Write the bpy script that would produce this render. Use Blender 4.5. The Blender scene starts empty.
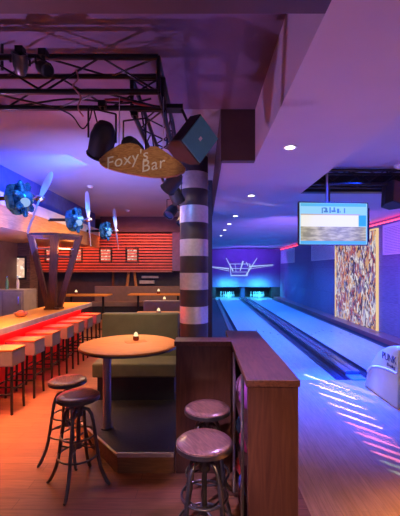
import bpy, bmesh, math, random
from mathutils import Vector, Matrix, Euler
random.seed(7)
S = bpy.context.scene
COL = S.collection
PI = math.pi

# ------------------------------------------------------------------ camera, world, light, exposure
cam_d = bpy.data.cameras.new('camera')
cam = bpy.data.objects.new('camera', cam_d); COL.objects.link(cam)
cam.location = (0, 0, 1.75); cam.rotation_euler = (PI/2, 0, 0)
cam_d.sensor_fit = 'HORIZONTAL'; cam_d.sensor_width = 36
cam_d.lens = 36*345/400
cam_d.shift_x = -3/400; cam_d.shift_y = 12/400
cam_d.clip_end = 100
S.camera = cam
W = bpy.data.worlds.new('world'); S.world = W; W.use_nodes = True
W.node_tree.nodes['Background'].inputs[0].default_value = (0.38, 0.27, 0.52, 1)
W.node_tree.nodes['Background'].inputs[1].default_value = 0.42
S.view_settings.view_transform = 'Standard'; S.view_settings.look = 'None'
S.view_settings.gamma = 1; S.view_settings.use_curve_mapping = False
S.view_settings.exposure = 0.12

def light(name, kind, loc, col, power, target=None, size=.1, size_y=None, angle=45, blend=.4, scale=None, spread=None):
    d = bpy.data.lights.new(name, kind); d.color = col; d.energy = power
    if kind == 'AREA':
        d.size = size
        if size_y: d.shape = 'RECTANGLE'; d.size_y = size_y
        if spread: d.spread = math.radians(spread)
    else: d.shadow_soft_size = size
    if kind == 'SPOT': d.spot_size = math.radians(angle); d.spot_blend = blend
    o = bpy.data.objects.new(name, d); COL.objects.link(o); o.location = loc
    if target is not None:
        o.rotation_euler = (Vector(target)-Vector(loc)).to_track_quat('-Z', 'Y').to_euler()
    if scale: o.scale = scale
    return o

# blue tubes above the lanes
for i, (x, y) in enumerate(((1.6, 8.5), (1.6, 13), (1.6, 18), (3.4, 8.5), (3.4, 13), (3.4, 18))):
    light('lane_light', 'AREA', (x, y, 3.03), (.005, .22, 1), 85, (x, y, 0), .5, 3.6, spread=110)
light('approach_light', 'AREA', (2.3, 5.15, 3.3), (.005, .05, 1), 300, (2.0, 5.1, 0), .6, .6, spread=66)
light('approach_warm_light', 'AREA', (1.9, 1.6, 3.3), (1, .48, .20), 40, (1.8, 1.6, 0), .4, .8, spread=45)
light('near_warm_fill', 'AREA', (.1, -.9, 2.9), (1, .58, .34), 2.5, (.40, 1.9, .75), .4, .4, spread=30)  # added warm fill from behind the camera, no fixture there
light('wall_violet_light', 'AREA', (3.2, 8.0, 2.9), (.36, .08, 1), 110, (4.7, 10.0, 1.2), .4, 4)
light('mask_light', 'AREA', (2.4, 19.5, 3.0), (.22, .05, 1), 80, (2.4, 21.3, 1.8), 3, .3)
for x in (1.55, 3.45):
    light('pin_deck_light', 'AREA', (x, 20.6, .95), (.05, .65, 1), 45, (x, 21.5, .1), 1.0, .1)
# mauve wash on the ceilings
light('ceiling_wash', 'AREA', (1.6, 2.2, 1.0), (.70, .42, .85), 5, (1.5, 4.5, 3.05), 1.4, 1.4)
light('bar_ceiling_wash', 'AREA', (-1.6, 5.2, 2.0), (.20, .26, 1), 70, (-1.6, 7.5, 3.7), 2, 2, spread=110)
light('lane_ceiling_wash', 'AREA', (2.4, 9.5, 1.6), (.32, .16, 1), 50, (2.2, 12, 3.1), 2, 3)
light('truss_shadow_light', 'SPOT', (-2.9, 3.3, 1.25), (.42, .27, .80), 200, (-.1, 3.2, 3.6), .02, angle=75, blend=.5)
# bar
light('bar_front_glow', 'AREA', (-2.62, 6.1, .90), (1, .02, .03), 40, (-2.4, 6.1, .0), 3.6, .06)
light('bar_top_light', 'AREA', (-2.85, 4.7, 2.45), (1, .50, .14), 48, (-2.8, 4.7, 0), .3, 2.2, spread=120)
light('bar_top_light', 'AREA', (-2.85, 7.7, 2.45), (1, .50, .14), 22, (-2.8, 7.7, 0), .3, .8, spread=120)
light('floor_warm_light', 'AREA', (-2.3, 3.6, 3.0), (1, .32, .14), 54, (-2.3, 3.8, 0), .5, 1.4, spread=55)
light('table_light', 'SPOT', (-.75, 3.6, 3.1), (1, .52, .17), 260, (-.75, 3.5, 1.0), .06, angle=30, blend=.5)
light('booth_light', 'AREA', (-1.6, 9.0, 3.2), (1, .60, .36), 150, (-1.6, 9.2, 0), 2, 3.2)
light('slat_light', 'AREA', (-2.3, 11.9, 3.1), (1, .18, .08), 30, (-2.3, 12.9, 2.2), 2.4, .2)
light('slat_light', 'AREA', (-5.1, 11.6, 2.45), (1, .18, .08), 42, (-5.1, 12.9, 2.2), 2.6, .2)
light('back_bar_fill', 'AREA', (-4.1, 7.6, 2.48), (1, .58, .32), 40, (-4.3, 7.8, 0), .4, 3)  # added to lift the dim back bar
light('bulkhead_light', 'AREA', (-2.6, 7.0, 2.1), (1, .50, .18), 26, (-3.6, 7.0, 2.6), 5, .15, spread=70)
light('blue_wall_light', 'AREA', (-2.55, 6.2, 3.1), (.01, .08, 1), 130, (-3.6, 6.5, 3.75), .6, 5, spread=125)
light('stool_violet_light', 'SPOT', (.7, 3.2, 3.0), (.62, .34, 1), 190, (.1, 2.3, .7), .08, angle=44, blend=.7)
light('column_fill', 'SPOT', (-.9, 4.4, 3.3), (1, .80, .55), 60, (-.15, 5.8, 2.2), .05, angle=60, blend=.6)  # unseen warm spot added to bring out the column
light('shelf_violet_fill', 'SPOT', (-1.3, 1.0, 2.8), (.55, .42, 1), 420, (.25, 2.5, .35), .04, angle=26, blend=.6)  # unseen violet spot added to reach the dark ball shelves
light('recess_fill', 'AREA', (3.2, 3.2, 1.6), (.85, .5, .62), 7, (3.0, 4.2, 3.4), .8, .8)  # added upward fill for the recess ceiling
light('booth_front_fill', 'AREA', (-.8, 3.3, 3.1), (1, .72, .48), 6, (-.85, 4.6, .9), .4, .4, spread=60)  # added to brighten the olive bench, no lamp hangs there
light('ball_return_fill', 'SPOT', (1.0, 3.7, 3.0), (1, 1, .62), 75, (2.5, 4.55, .35), .03, angle=17, blend=.5)  # pale yellow spot added so the shell reads creamy
light('sign_fill', 'SPOT', (-.1, 1.4, 2.9), (1, .70, .42), 24, (-.5, 2.9, 2.65), .05, angle=26, blend=.6)  # hidden spot above the frame, added to light the sign
# effect projector on the truss over the lanes: a fan of narrow beams on the approach
def floor_pt(px, py):
    Yf = 603.75/(py-270); return Vector(((px-203)/345*Yf, Yf, 0))
Q = Vector((2.1, 5.3, 2.95))
fan = [((300+i*8.6, 373+i*9.6), (352+i*8.8, 391+i*9.8), .05, 0 if i < 5 else (1 if i < 9 else 2), (1 if i < 5 else .8)) for i in range(11)]
fan += [((318, 382), (378, 404), .22, 0, .13), ((330, 380), (385, 398), .16, 0, .13), ((352, 424), (400, 446), .18, 1, .13)]
for (p0, p1) in (((.19, 6.06, 3.05), (1.50, 7.0, 3.05)), ((.30, 9.4, 3.05), (1.35, 8.6, 3.05))):   # two grazing beams on the soffit
    P0, P1 = Vector(p0), Vector(p1); Q2 = Vector((3.2, 6.6, 2.2)); dd = ((P0-Q2).normalized()+(P1-Q2).normalized()).normalized()
    ax = P1-P0; ax = (ax-dd*ax.dot(dd)).normalized(); ay = (-dd).cross(ax)
    o = light('ceiling_beam', 'SPOT', Q2, (.85, .85, 1), 90, None, .01, angle=2*math.degrees((P0-Q2).angle(P1-Q2)), blend=.8)
    o.rotation_euler = Matrix((ax, ay, -dd)).transposed().to_euler(); o.scale = (1, .06, 1)
for (a, b_, wd, c, pw) in fan:
    P0, P1 = floor_pt(*a), floor_pt(*b_); dd = ((P0-Q).normalized()+(P1-Q).normalized()).normalized()
    ax = P1-P0; ax = (ax-dd*ax.dot(dd)).normalized(); ay = (-dd).cross(ax)
    ang = (P0-Q).angle(P1-Q)
    o = light('effect_beam', 'SPOT', Q, ((1, .93, .75), (1, .32, .95), (.35, .8, 1))[c], (1800, 1600, 900)[c]*pw, None, .006, angle=math.degrees(ang), blend=.25)
    o.rotation_euler = Matrix((ax, ay, -dd)).transposed().to_euler()
    o.scale = (1, wd/(P1-P0).length, 1)

# ------------------------------------------------------------------ helpers
class MB:
    def __init__(s): s.bm = bmesh.new()
    def box(s, a, b, m=None):
        c = [(a[i]+b[i])/2 for i in range(3)]; d = [abs(b[i]-a[i]) for i in range(3)]
        mt = Matrix.Translation(c) @ Matrix.Diagonal((d[0], d[1], d[2], 1))
        if m is not None: mt = m @ mt
        bmesh.ops.create_cube(s.bm, size=1, matrix=mt); return s
    def cyl(s, p, q, r, r2=None, n=14, cap=True):
        p, q = Vector(p), Vector(q); d = q-p
        mt = Matrix.Translation((p+q)/2) @ d.to_track_quat('Z', 'Y').to_matrix().to_4x4()
        bmesh.ops.create_cone(s.bm, cap_ends=cap, segments=n, radius1=r, radius2=r if r2 is None else r2, depth=d.length, matrix=mt); return s
    def ball(s, c, r, n=18, sc=(1, 1, 1)):
        bmesh.ops.create_uvsphere(s.bm, u_segments=n, v_segments=max(8, n*2//3), radius=r, matrix=Matrix.Translation(c) @ Matrix.Diagonal((*sc, 1))); return s
    def tube(s, pts, r, n=10, closed=False):
        pts = [Vector(p) for p in pts]; rings = []; k = len(pts); up = None
        for i, p in enumerate(pts):
            if closed: t = pts[(i+1) % k]-pts[i-1]
            else: t = pts[min(i+1, k-1)]-pts[max(i-1, 0)]
            t.normalize()
            if up is None: up = t.orthogonal().normalized()
            up = (up - t*up.dot(t)).normalized(); bi = t.cross(up)
            rr = r[i] if isinstance(r, (list, tuple)) else r
            rings.append([s.bm.verts.new(p+(up*math.cos(2*PI*j/n)+bi*math.sin(2*PI*j/n))*rr) for j in range(n)])
        for i in range(k if closed else k-1):
            a, b = rings[i], rings[(i+1) % k]
            for j in range(n): s.bm.faces.new((a[j], a[(j+1) % n], b[(j+1) % n], b[j]))
        if not closed: s.bm.faces.new(rings[0][::-1]); s.bm.faces.new(rings[-1])
        return s
    def lathe(s, prof, n=24, m=None):
        m = m or Matrix(); rings = []
        for r, z in prof:
            if r < 1e-5: rings.append([s.bm.verts.new(m @ Vector((0, 0, z)))])
            else: rings.append([s.bm.verts.new(m @ Vector((r*math.cos(2*PI*j/n), r*math.sin(2*PI*j/n), z))) for j in range(n)])
        for a, b in zip(rings, rings[1:]):
            for j in range(n):
                k = (j+1) % n
                if len(a) == 1 and len(b) == 1: continue
                if len(a) == 1: s.bm.faces.new((a[0], b[k], b[j]))
                elif len(b) == 1: s.bm.faces.new((a[j], a[k], b[0]))
                else: s.bm.faces.new((a[j], a[k], b[k], b[j]))
        return s
    def prism(s, poly, f0, f1):
        a = [s.bm.verts.new(f0(*p)) for p in poly]; b = [s.bm.verts.new(f1(*p)) for p in poly]
        n = len(poly); s.bm.faces.new(a[::-1]); s.bm.faces.new(b)
        for i in range(n): s.bm.faces.new((a[i], a[(i+1) % n], b[(i+1) % n], b[i]))
        return s
    def obj(s, name, mat, parent=None, smooth=False, bevel=0, loc=None):
        bmesh.ops.recalc_face_normals(s.bm, faces=s.bm.faces)
        if bevel:
            bmesh.ops.bevel(s.bm, geom=[e for e in s.bm.edges if len(e.link_faces) == 2 and e.calc_face_angle(0) > .6], offset=bevel, segments=2, affect='EDGES', profile=.5)
        me = bpy.data.meshes.new(name); s.bm.to_mesh(me); s.bm.free()
        me.materials.append(mat)
        if smooth:
            me.shade_smooth(); me.set_sharp_from_angle(angle=math.radians(40))
        o = bpy.data.objects.new(name, me); COL.objects.link(o)
        if parent: o.parent = parent
        if loc: o.location = loc
        return o

def tag(o, label=None, cat=None, group=None, kind=None):
    if label: o['label'] = label
    if cat: o['category'] = cat
    if group: o['group'] = group
    if kind: o['kind'] = kind
    return o
def thing(name, label, cat, loc=(0, 0, 0), rz=0, group=None):
    o = bpy.data.objects.new(name, None); COL.objects.link(o); o.empty_display_size = .1
    o.location = loc; o.rotation_euler = (0, 0, rz)
    return tag(o, label, cat, group)
def structure(name, mb, mat, parent=None, **k):
    o = mb.obj(name, mat, parent, **k)
    if parent is None: o['kind'] = 'structure'
    return o
def dup(root, loc, label, rz=None):
    r = root.copy(); COL.objects.link(r); r.location = loc; r['label'] = label
    if rz is not None: r.rotation_euler = (0, 0, rz)
    for ch in list(root.children):
        c = ch.copy(); COL.objects.link(c); c.parent = r
        for g in list(ch.children):
            d = g.copy(); COL.objects.link(d); d.parent = c
    return r
def text_obj(name, body, size, mat, parent, mtx, extrude=.002, shear=0, spacing=1):
    cu = bpy.data.curves.new(name, 'FONT'); cu.body = body; cu.size = size; cu.extrude = extrude; cu.shear = shear
    cu.align_x = 'CENTER'; cu.align_y = 'CENTER'; cu.space_character = spacing
    t = bpy.data.objects.new('tmp', cu); COL.objects.link(t)
    bpy.context.view_layer.update()
    me = bpy.data.meshes.new_from_object(t); bpy.data.objects.remove(t)
    me.transform(mtx); me.materials.clear(); me.materials.append(mat)
    o = bpy.data.objects.new(name, me); COL.objects.link(o); o.parent = parent
    return o

# ------------------------------------------------------------------ materials
def nt(name):
    m = bpy.data.materials.new(name); m.use_nodes = True
    n = m.node_tree.nodes; return m, n, m.node_tree.links, n['Principled BSDF']
def plain(name, col, rough=.5, metal=0, var=.15, scale=6, bump=0, coat=0, spec=None):
    m, n, l, b = nt(name)
    b.inputs['Roughness'].default_value = rough; b.inputs['Metallic'].default_value = metal
    b.inputs['Coat Weight'].default_value = coat
    if spec is not None: b.inputs['Specular IOR Level'].default_value = spec
    tc = n.new('ShaderNodeTexCoord'); no = n.new('ShaderNodeTexNoise'); no.inputs['Scale'].default_value = scale; no.inputs['Detail'].default_value = 4
    l.new(tc.outputs['Object'], no.inputs['Vector'])
    r = n.new('ShaderNodeValToRGB'); l.new(no.outputs['Fac'], r.inputs[0])
    r.color_ramp.elements[0].position = .3; r.color_ramp.elements[1].position = .7
    r.color_ramp.elements[0].color = (*[c*(1-var) for c in col], 1); r.color_ramp.elements[1].color = (*[min(1, c*(1+var)) for c in col], 1)
    l.new(r.outputs[0], b.inputs['Base Color'])
    if bump:
        bu = n.new('ShaderNodeBump'); bu.inputs['Strength'].default_value = bump; bu.inputs['Distance'].default_value = .01
        no2 = n.new('ShaderNodeTexNoise'); no2.inputs['Scale'].default_value = scale*12; l.new(tc.outputs['Object'], no2.inputs['Vector'])
        l.new(no2.outputs['Fac'], bu.inputs['Height']); l.new(bu.outputs[0], b.inputs['Normal'])
    return m
def wood(name, c1, c2, rough=.4, stretch=(1, 8, 8), scale=3, coat=0, dist=2.5):
    m, n, l, b = nt(name)
    b.inputs['Specular IOR Level'].default_value = .35
    b.inputs['Roughness'].default_value = rough; b.inputs['Coat Weight'].default_value = coat; b.inputs['Coat Roughness'].default_value = .15
    tc = n.new('ShaderNodeTexCoord'); mp = n.new('ShaderNodeMapping'); mp.inputs['Scale'].default_value = stretch
    l.new(tc.outputs['Object'], mp.inputs[0])
    no = n.new('ShaderNodeTexNoise'); no.inputs['Scale'].default_value = scale; no.inputs['Detail'].default_value = 6; no.inputs['Distortion'].default_value = dist
    l.new(mp.outputs[0], no.inputs['Vector'])
    r = n.new('ShaderNodeValToRGB'); l.new(no.outputs['Fac'], r.inputs[0])
    r.color_ramp.elements[0].position = .3; r.color_ramp.elements[1].position = .7
    r.color_ramp.elements[0].color = (*c1, 1); r.color_ramp.elements[1].color = (*c2, 1)
    l.new(r.outputs[0], b.inputs['Base Color'])
    return m
def planks(name, c1, c2, gap, size, row, rot=0, rough=.35, coat=0, gapw=.004):
    m, n, l, b = nt(name)
    b.inputs['Specular IOR Level'].default_value = .3
    b.inputs['Roughness'].default_value = rough; b.inputs['Coat Weight'].default_value = coat; b.inputs['Coat Roughness'].default_value = .08
    tc = n.new('ShaderNodeTexCoord'); mp = n.new('ShaderNodeMapping'); mp.inputs['Rotation'].default_value = (0, 0, rot)
    l.new(tc.outputs['Object'], mp.inputs[0])
    br = n.new('ShaderNodeTexBrick'); br.inputs['Scale'].default_value = 1; br.inputs['Brick Width'].default_value = size; br.inputs['Row Height'].default_value = row
    br.inputs['Mortar Size'].default_value = gapw; br.inputs['Color1'].default_value = (*c1, 1); br.inputs['Color2'].default_value = (*c2, 1); br.inputs['Mortar'].default_value = (*gap, 1)
    br.offset = .37; l.new(mp.outputs[0], br.inputs['Vector'])
    mp2 = n.new('ShaderNodeMapping'); mp2.inputs['Scale'].default_value = (2, 26, 1); l.new(mp.outputs[0], mp2.inputs[0])
    no = n.new('ShaderNodeTexNoise'); no.inputs['Scale'].default_value = 2.5; no.inputs['Detail'].default_value = 5; l.new(mp2.outputs[0], no.inputs['Vector'])
    mx = n.new('ShaderNodeMix'); mx.data_type = 'RGBA'; mx.blend_type = 'MULTIPLY'; mx.inputs['Factor'].default_value = .55
    l.new(br.outputs[0], mx.inputs[6])
    r = n.new('ShaderNodeValToRGB'); r.color_ramp.elements[0].position = .25; r.color_ramp.elements[1].position = .7
    r.color_ramp.elements[0].color = (.35, .33, .3, 1); r.color_ramp.elements[1].color = (1, 1, 1, 1)
    l.new(no.outputs['Fac'], r.inputs[0]); l.new(r.outputs[0], mx.inputs[7]); l.new(mx.outputs[2], b.inputs['Base Color'])
    return m
def glow(name, col, s):
    m, n, l, b = nt(name)
    b.inputs['Base Color'].default_value = (*[c*.05 for c in col], 1); b.inputs['Roughness'].default_value = .3; b.inputs['Specular IOR Level'].default_value = .05; b.inputs['Emission Color'].default_value = (*col, 1); b.inputs['Emission Strength'].default_value = s
    return m
def art_mat(name, cols, scale, emit=0, stretch=(1, 1, 1), dist=1.2):
    m, n, l, b = nt(name)
    tc = n.new('ShaderNodeTexCoord'); mp = n.new('ShaderNodeMapping'); mp.inputs['Scale'].default_value = stretch; l.new(tc.outputs['Object'], mp.inputs[0])
    no = n.new('ShaderNodeTexNoise'); no.inputs['Scale'].default_value = scale*.6; no.inputs['Detail'].default_value = 2
    l.new(mp.outputs[0], no.inputs['Vector'])
    ad = n.new('ShaderNodeMix'); ad.data_type = 'RGBA'; ad.blend_type = 'LINEAR_LIGHT'; ad.inputs['Factor'].default_value = dist*.25
    l.new(mp.outputs[0], ad.inputs[6]); l.new(no.outputs['Color'], ad.inputs[7])
    vo = n.new('ShaderNodeTexVoronoi'); vo.inputs['Scale'].default_value = scale; l.new(ad.outputs[2], vo.inputs['Vector'])
    sp = n.new('ShaderNodeSeparateColor'); l.new(vo.outputs['Color'], sp.inputs[0])
    r = n.new('ShaderNodeValToRGB'); r.color_ramp.interpolation = 'CONSTANT'
    els = r.color_ramp.elements
    while len(els) < len(cols): els.new(.5)
    for i, c in enumerate(cols): els[i].position = i/len(cols); els[i].color = (*c, 1)
    l.new(sp.outputs[0], r.inputs[0]); l.new(r.outputs[0], b.inputs['Base Color'])
    if emit:
        l.new(r.outputs[0], b.inputs['Emission Color'])
        for k in list(b.inputs['Base Color'].links): l.remove(k)
        b.inputs['Base Color'].default_value = (.05, .05, .05, 1)
    if emit: pass; b.inputs['Emission Strength'].default_value = emit
    b.inputs['Roughness'].default_value = .3
    return m

floor_m = planks('floor boards', (.25, .095, .05), (.31, .12, .062), (.12, .05, .03), 1.4, .12, 0, .42, 0, .002)
approach_m = planks('approach maple boards', (.50, .27, .13), (.55, .31, .16), (.36, .2, .1), 2.5, .05, PI/2, .32, 0, .0012)
lane_m = planks('blue tinted lane boards', (.40, .50, .66), (.45, .55, .72), (.28, .34, .46), 4, .04, PI/2, .35, .1, .001)  # blue of the lane lighting partly put into the board colour
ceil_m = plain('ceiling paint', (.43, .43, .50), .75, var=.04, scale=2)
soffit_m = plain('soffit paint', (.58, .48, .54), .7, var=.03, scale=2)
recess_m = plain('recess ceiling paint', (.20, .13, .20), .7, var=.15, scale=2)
brown_m = plain('brown beam paint', (.10, .055, .05), .6, var=.1)
darkwall_m = plain('dark wall paint', (.045, .035, .045), .7)
bluewall_m = plain('navy wall paint', (.10, .14, .48), .6)
violet_m = planks('violet wall panels', (.24, .20, .36), (.28, .24, .40), (.22, .18, .33), 3.2, .92, 0, .55, 0, .008)
# the wall panels stand upright: turn the pattern into the wall plane
mpn = [x for x in violet_m.node_tree.nodes if x.type == 'MAPPING'][0]; mpn.inputs['Rotation'].default_value = (PI/2, PI/2, 0)
darkledge_m = plain('dark ledge carpet', (.055, .03, .05), .8, bump=.3, scale=10)
ledge_m = plain('lane side trim', (.30, .12, .16), .35, var=.1)
gutter_m = plain('gutter plastic', (.05, .05, .10), .3)
cap_m = plain('capping metal', (.16, .17, .24), .25, .3)
black_m = plain('black metal', (.018, .017, .02), .42, .3)
blackp_m = plain('black plastic', (.02, .02, .024), .5)
trussm = plain('black painted truss tube', (.03, .026, .028), .3, .5)
chrome_m = plain('chrome', (.75, .75, .78), .14, 1, var=.03)
alu_m = plain('brushed aluminium', (.55, .55, .57), .32, .9, var=.06, scale=30)
steel_m = plain('worn gunmetal steel', (.15, .14, .13), .36, .85, var=.25, scale=14)
counter_m = wood('dark stained counter wood', (.075, .026, .016), (.135, .05, .028), .3, (7, 7, .8), 2, .35)
countertop_m = wood('dark polished counter top', (.10, .035, .022), (.19, .07, .042), .42, (8, 1, 8), 2.5, .08)
oak_m = wood('honey oak top', (.50, .175, .028), (.64, .26, .05), .45, (1.2, 9, 9), 2.2, 0)
oak_m.node_tree.nodes['Principled BSDF'].inputs['Specular IOR Level'].default_value = .25
stoolwood_m = wood('dark elm stool seat', (.12, .055, .04), (.30, .14, .10), .3, (14, 2, 8), 2.2, .35)
signwood_m = wood('raw timber slab', (.30, .13, .045), (.62, .33, .13), .6, (2.2, 8, 9), 4, 0, 3.5)
rackwood_m = wood('brown rack timber', (.09, .034, .02), (.16, .065, .035), .45, (8, 8, 1), 3)
bandwood_m = wood('bulkhead timber', (.42, .19, .07), (.62, .32, .12), .4, (8, .8, 8), 2)
slat_m = plain('red light tinted slats', (.50, .11, .07), .5, var=.12, scale=5)  # red of the light on the slats put into their colour
olive_m = plain('olive upholstery', (.125, .115, .062), .7, bump=.25, var=.1, scale=8)
taupe_m = plain('taupe upholstery', (.17, .12, .095), .7, bump=.25, var=.1, scale=8)
tread_m = plain('black tread plate', (.05, .05, .065), .33, .6, bump=.9, scale=7)
stepwood_m = wood('step riser wood', (.16, .07, .03), (.26, .12, .05), .45, (1, 6, 6), 3)
redpanel_m = plain('red counter front', (.75, .03, .035), .35, var=.08)
seatgrey_m = plain('grey stool cover', (.21, .20, .22), .55, var=.08, bump=.2)
white_m = plain('white plastic', (.82, .82, .80), .35, var=.03)
cream_m = plain('cream shell', (.62, .64, .46), .35, var=.03, coat=.1)
paint_m = plain('white lettering paint', (.85, .83, .78), .6, var=.05)
ink_m = plain('dark lettering', (.05, .035, .06), .5)
darkband_m = plain('dark brown column band', (.055, .04, .04), .5, var=.2)
metalband_m = plain('brushed silver column band', (.72, .68, .64), .34, .4, var=.1, scale=20)
teal_m = plain('teal speaker grille', (.09, .40, .44), .5, var=.1, bump=.4)
blind_m = plain('pale blind slats', (.85, .85, .86), .5, var=.04)
bladem = plain('pale propeller paint', (.50, .50, .66), .4, var=.05)
engine_m = plain('teal engine enamel', (.05, .24, .42), .25, .55, var=.6, scale=14)
mask_m = plain('violet masking panel', (.15, .11, .28), .5, var=.08, scale=2)
pin_m = plain('white pin', (.86, .86, .84), .25, var=.02, coat=.4)
pinred_m = plain('red pin stripe', (.6, .03, .03), .3)
lamp_m = glow('lamp diffuser', (1, .92, .95), 9)
redled_m = glow('red strip light', (1, .05, .12), 4)
line_m = glow('glowing white lines', (.45, .62, 1), .9)
flame_m = glow('candle glow', (1, .74, .42), 1.2)
lens_m = plain('dark lens glass', (.03, .04, .07), .08, .2)
bluelens_m = glow('blue lamp lens', (.1, .35, 1), 6)

# ------------------------------------------------------------------ the setting
structure('floor', MB().box((-7, -1.5, -.12), (.77, 13.4, 0)), floor_m)
structure('floor_approach', MB().box((.77, -1.5, -.12), (4.76, 5.49, 0)), approach_m)
structure('trim_1', MB().box((.22, 6.2, -.12), (.77, 22.6, .02)), darkledge_m)     # dark carpeted strip beside the lanes
structure('trim_2', MB().box((4.36, 5.49, -.12), (4.76, 21.4, .10)), ledge_m)      # raised ledge under the violet wall
structure('wall_right', MB().box((4.76, -1.5, -.12), (4.95, 22.6, 2.98)).box((4.86, -1.5, 2.98), (4.95, 22.6, 3.6)), violet_m)
structure('wall_back', MB().box((.1, 22.6, -.12), (4.95, 22.75, 3.6)), darkwall_m)
structure('wall_divider', MB().box((.10, 7.5, -.12), (.20, 22.6, 3.7)), darkwall_m)
structure('wall_bar_back', MB().box((-7, 13.25, -.12), (.10, 13.4, 3.7)), darkwall_m)
structure('wall_left', MB().box((-5.45, -1.5, -.12), (-5.3, 10.4, 3.7)).box((-7, 10.4, -.12), (-6.9, 13.25, 3.7)), plain('brown panelled wall', (.16, .09, .07), .6))
structure('ceiling', MB().box((-7, 1.75, 3.70), (.62, 4.1, 3.9)).box((-7, 4.1, 3.7), (.226, 13.4, 3.9)), ceil_m)
structure('ceiling_near_beam', MB().box((-7, -1.5, 3.05), (.62, 1.75, 3.9)), brown_m)
structure('ceiling_soffit', MB().box((.62, -1.5, 3.05), (1.66, 22.6, 3.9)), soffit_m)
structure('ceiling_cross_beam', MB().box((.226, 4.1, 3.05), (.62, 4.2, 3.9)), brown_m)
structure('ceiling_strip', MB().box((.226, 4.2, 3.05), (.62, 22.6, 3.9)), soffit_m)
structure('trim_11', MB().box((.212, 4.1, 3.04), (.226, 9.0, 3.70)), brown_m)
structure('ceiling_recess', MB().box((1.66, -1.5, 3.40), (4.95, 5.95, 3.9)), soffit_m)
structure('ceiling_lanes', MB().box((1.66, 6.1, 3.10), (4.95, 22.6, 3.6)), soffit_m)
structure('ceiling_dark_beam', MB().box((1.66, 5.95, 3.10), (4.95, 6.1, 3.6)), black_m)
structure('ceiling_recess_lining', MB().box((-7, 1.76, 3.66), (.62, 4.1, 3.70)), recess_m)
tag(structure('trim_3', MB().box((4.78, 2, 2.99), (4.84, 21.3, 3.02)), redled_m), 'thin red strip light along the top of the violet wall', 'strip light')
# bulkhead above the bar
structure('trim_4', MB().box((-6.9, -1.5, 2.52), (-3.6, 12.0, 2.92)), bandwood_m)
structure('trim_5', MB().box((-6.9, -1.5, 2.92), (-3.57, 12.0, 3.14)), plain('lavender band', (.62, .58, .68), .6, var=.04))
structure('trim_6', MB().box((-6.9, -1.5, 3.14), (-3.75, 12.0, 3.7)), bluewall_m)
structure('wall_slatted', MB().box((-5.3, 9.96, 0), (-4.98, 10.4, 2.52)), wood('striped bar wall', (.07, .04, .035), (.26, .15, .11), .5, (.6, 1, 9), 2.2))

# windows with blinds
for k, (y0, y1) in enumerate(((17.9, 21.0), (12.4, 15.1), (6.4, 9.1))):
    o = structure('window_%d' % (k+1), MB().box((4.735, y0, 2.14), (4.77, y0+.05, 2.92)).box((4.735, y1-.05, 2.14), (4.77, y1, 2.92)).box((4.735, y0, 2.14), (4.77, y1, 2.19)).box((4.735, y0, 2.87), (4.77, y1, 2.92)), white_m)
    b = MB(); z = 2.20
    while z < 2.86:
        b.box((4.74, y0+.05, z), (4.758, y1-.05, z+.028)); z += .04
    b.obj('blind', blind_m, o)

# lanes
def lane(x0, x1, label):
    t = thing('bowling_lane', label, 'bowling lane', ((x0+x1)/2, 5.49, 0), group='bowling lanes')
    w = (x1-x0)/2
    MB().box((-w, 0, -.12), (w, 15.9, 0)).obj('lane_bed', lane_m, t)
    for s in (-1, 1):
        b = MB(); pts = [(-.115, 0), (-.10, -.05), (-.05, -.085), (.05, -.085), (.10, -.05), (.115, 0), (.115, -.11), (-.115, -.11)]
        cx = s*(w+.115)
        b.prism(pts, lambda x, z: Vector((cx+x, 0, z)), lambda x, z: Vector((cx+x, 15.9, z)))
        b.obj('gutter', gutter_m, t)
    for i in range(7):
        xx = (i-3)*w*.28; yy = 4.6-abs(i-3)*.22
        MB().prism([(xx-.02, yy-.12), (xx+.02, yy-.12), (xx, yy+.05)], lambda x, y: Vector((x, y, .0008)), lambda x, y: Vector((x, y, .0016))).obj('aiming_arrow', brown_m, t)
    return t
lane(1.0, 2.12, 'blue-lit bowling lane on the left, running beside the striped column')
lane(2.86, 4.10, 'blue-lit bowling lane on the right, running beside the violet wall')
# capping between the lanes with its rounded nose
t = thing('lane_capping', 'long dark capping rail between the two blue-lit bowling lanes', 'capping rail', (2.49, 5.49, 0))
MB().box((-.13, .25, -.12), (.13, 15.9, .07)).obj('rail', cap_m, t, bevel=.02)
b = MB().box((-.13, -.02, -.12), (.13, .25, .02)); b.obj('nose', plain('teal rubber nose', (.10, .22, .24), .35), t, bevel=.02)
MB().box((-.012, .25, .071), (.012, 15.9, .075)).obj('groove', gutter_m, t)
t = thing('lane_edge_rail', 'narrow pink-lit edge rail along the left bowling lane', 'edge rail', (.77, 5.49, 0))
MB().box((-.035, 0, -.12), (-.003, 15.9, .05)).obj('rail', ledge_m, t)
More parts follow.
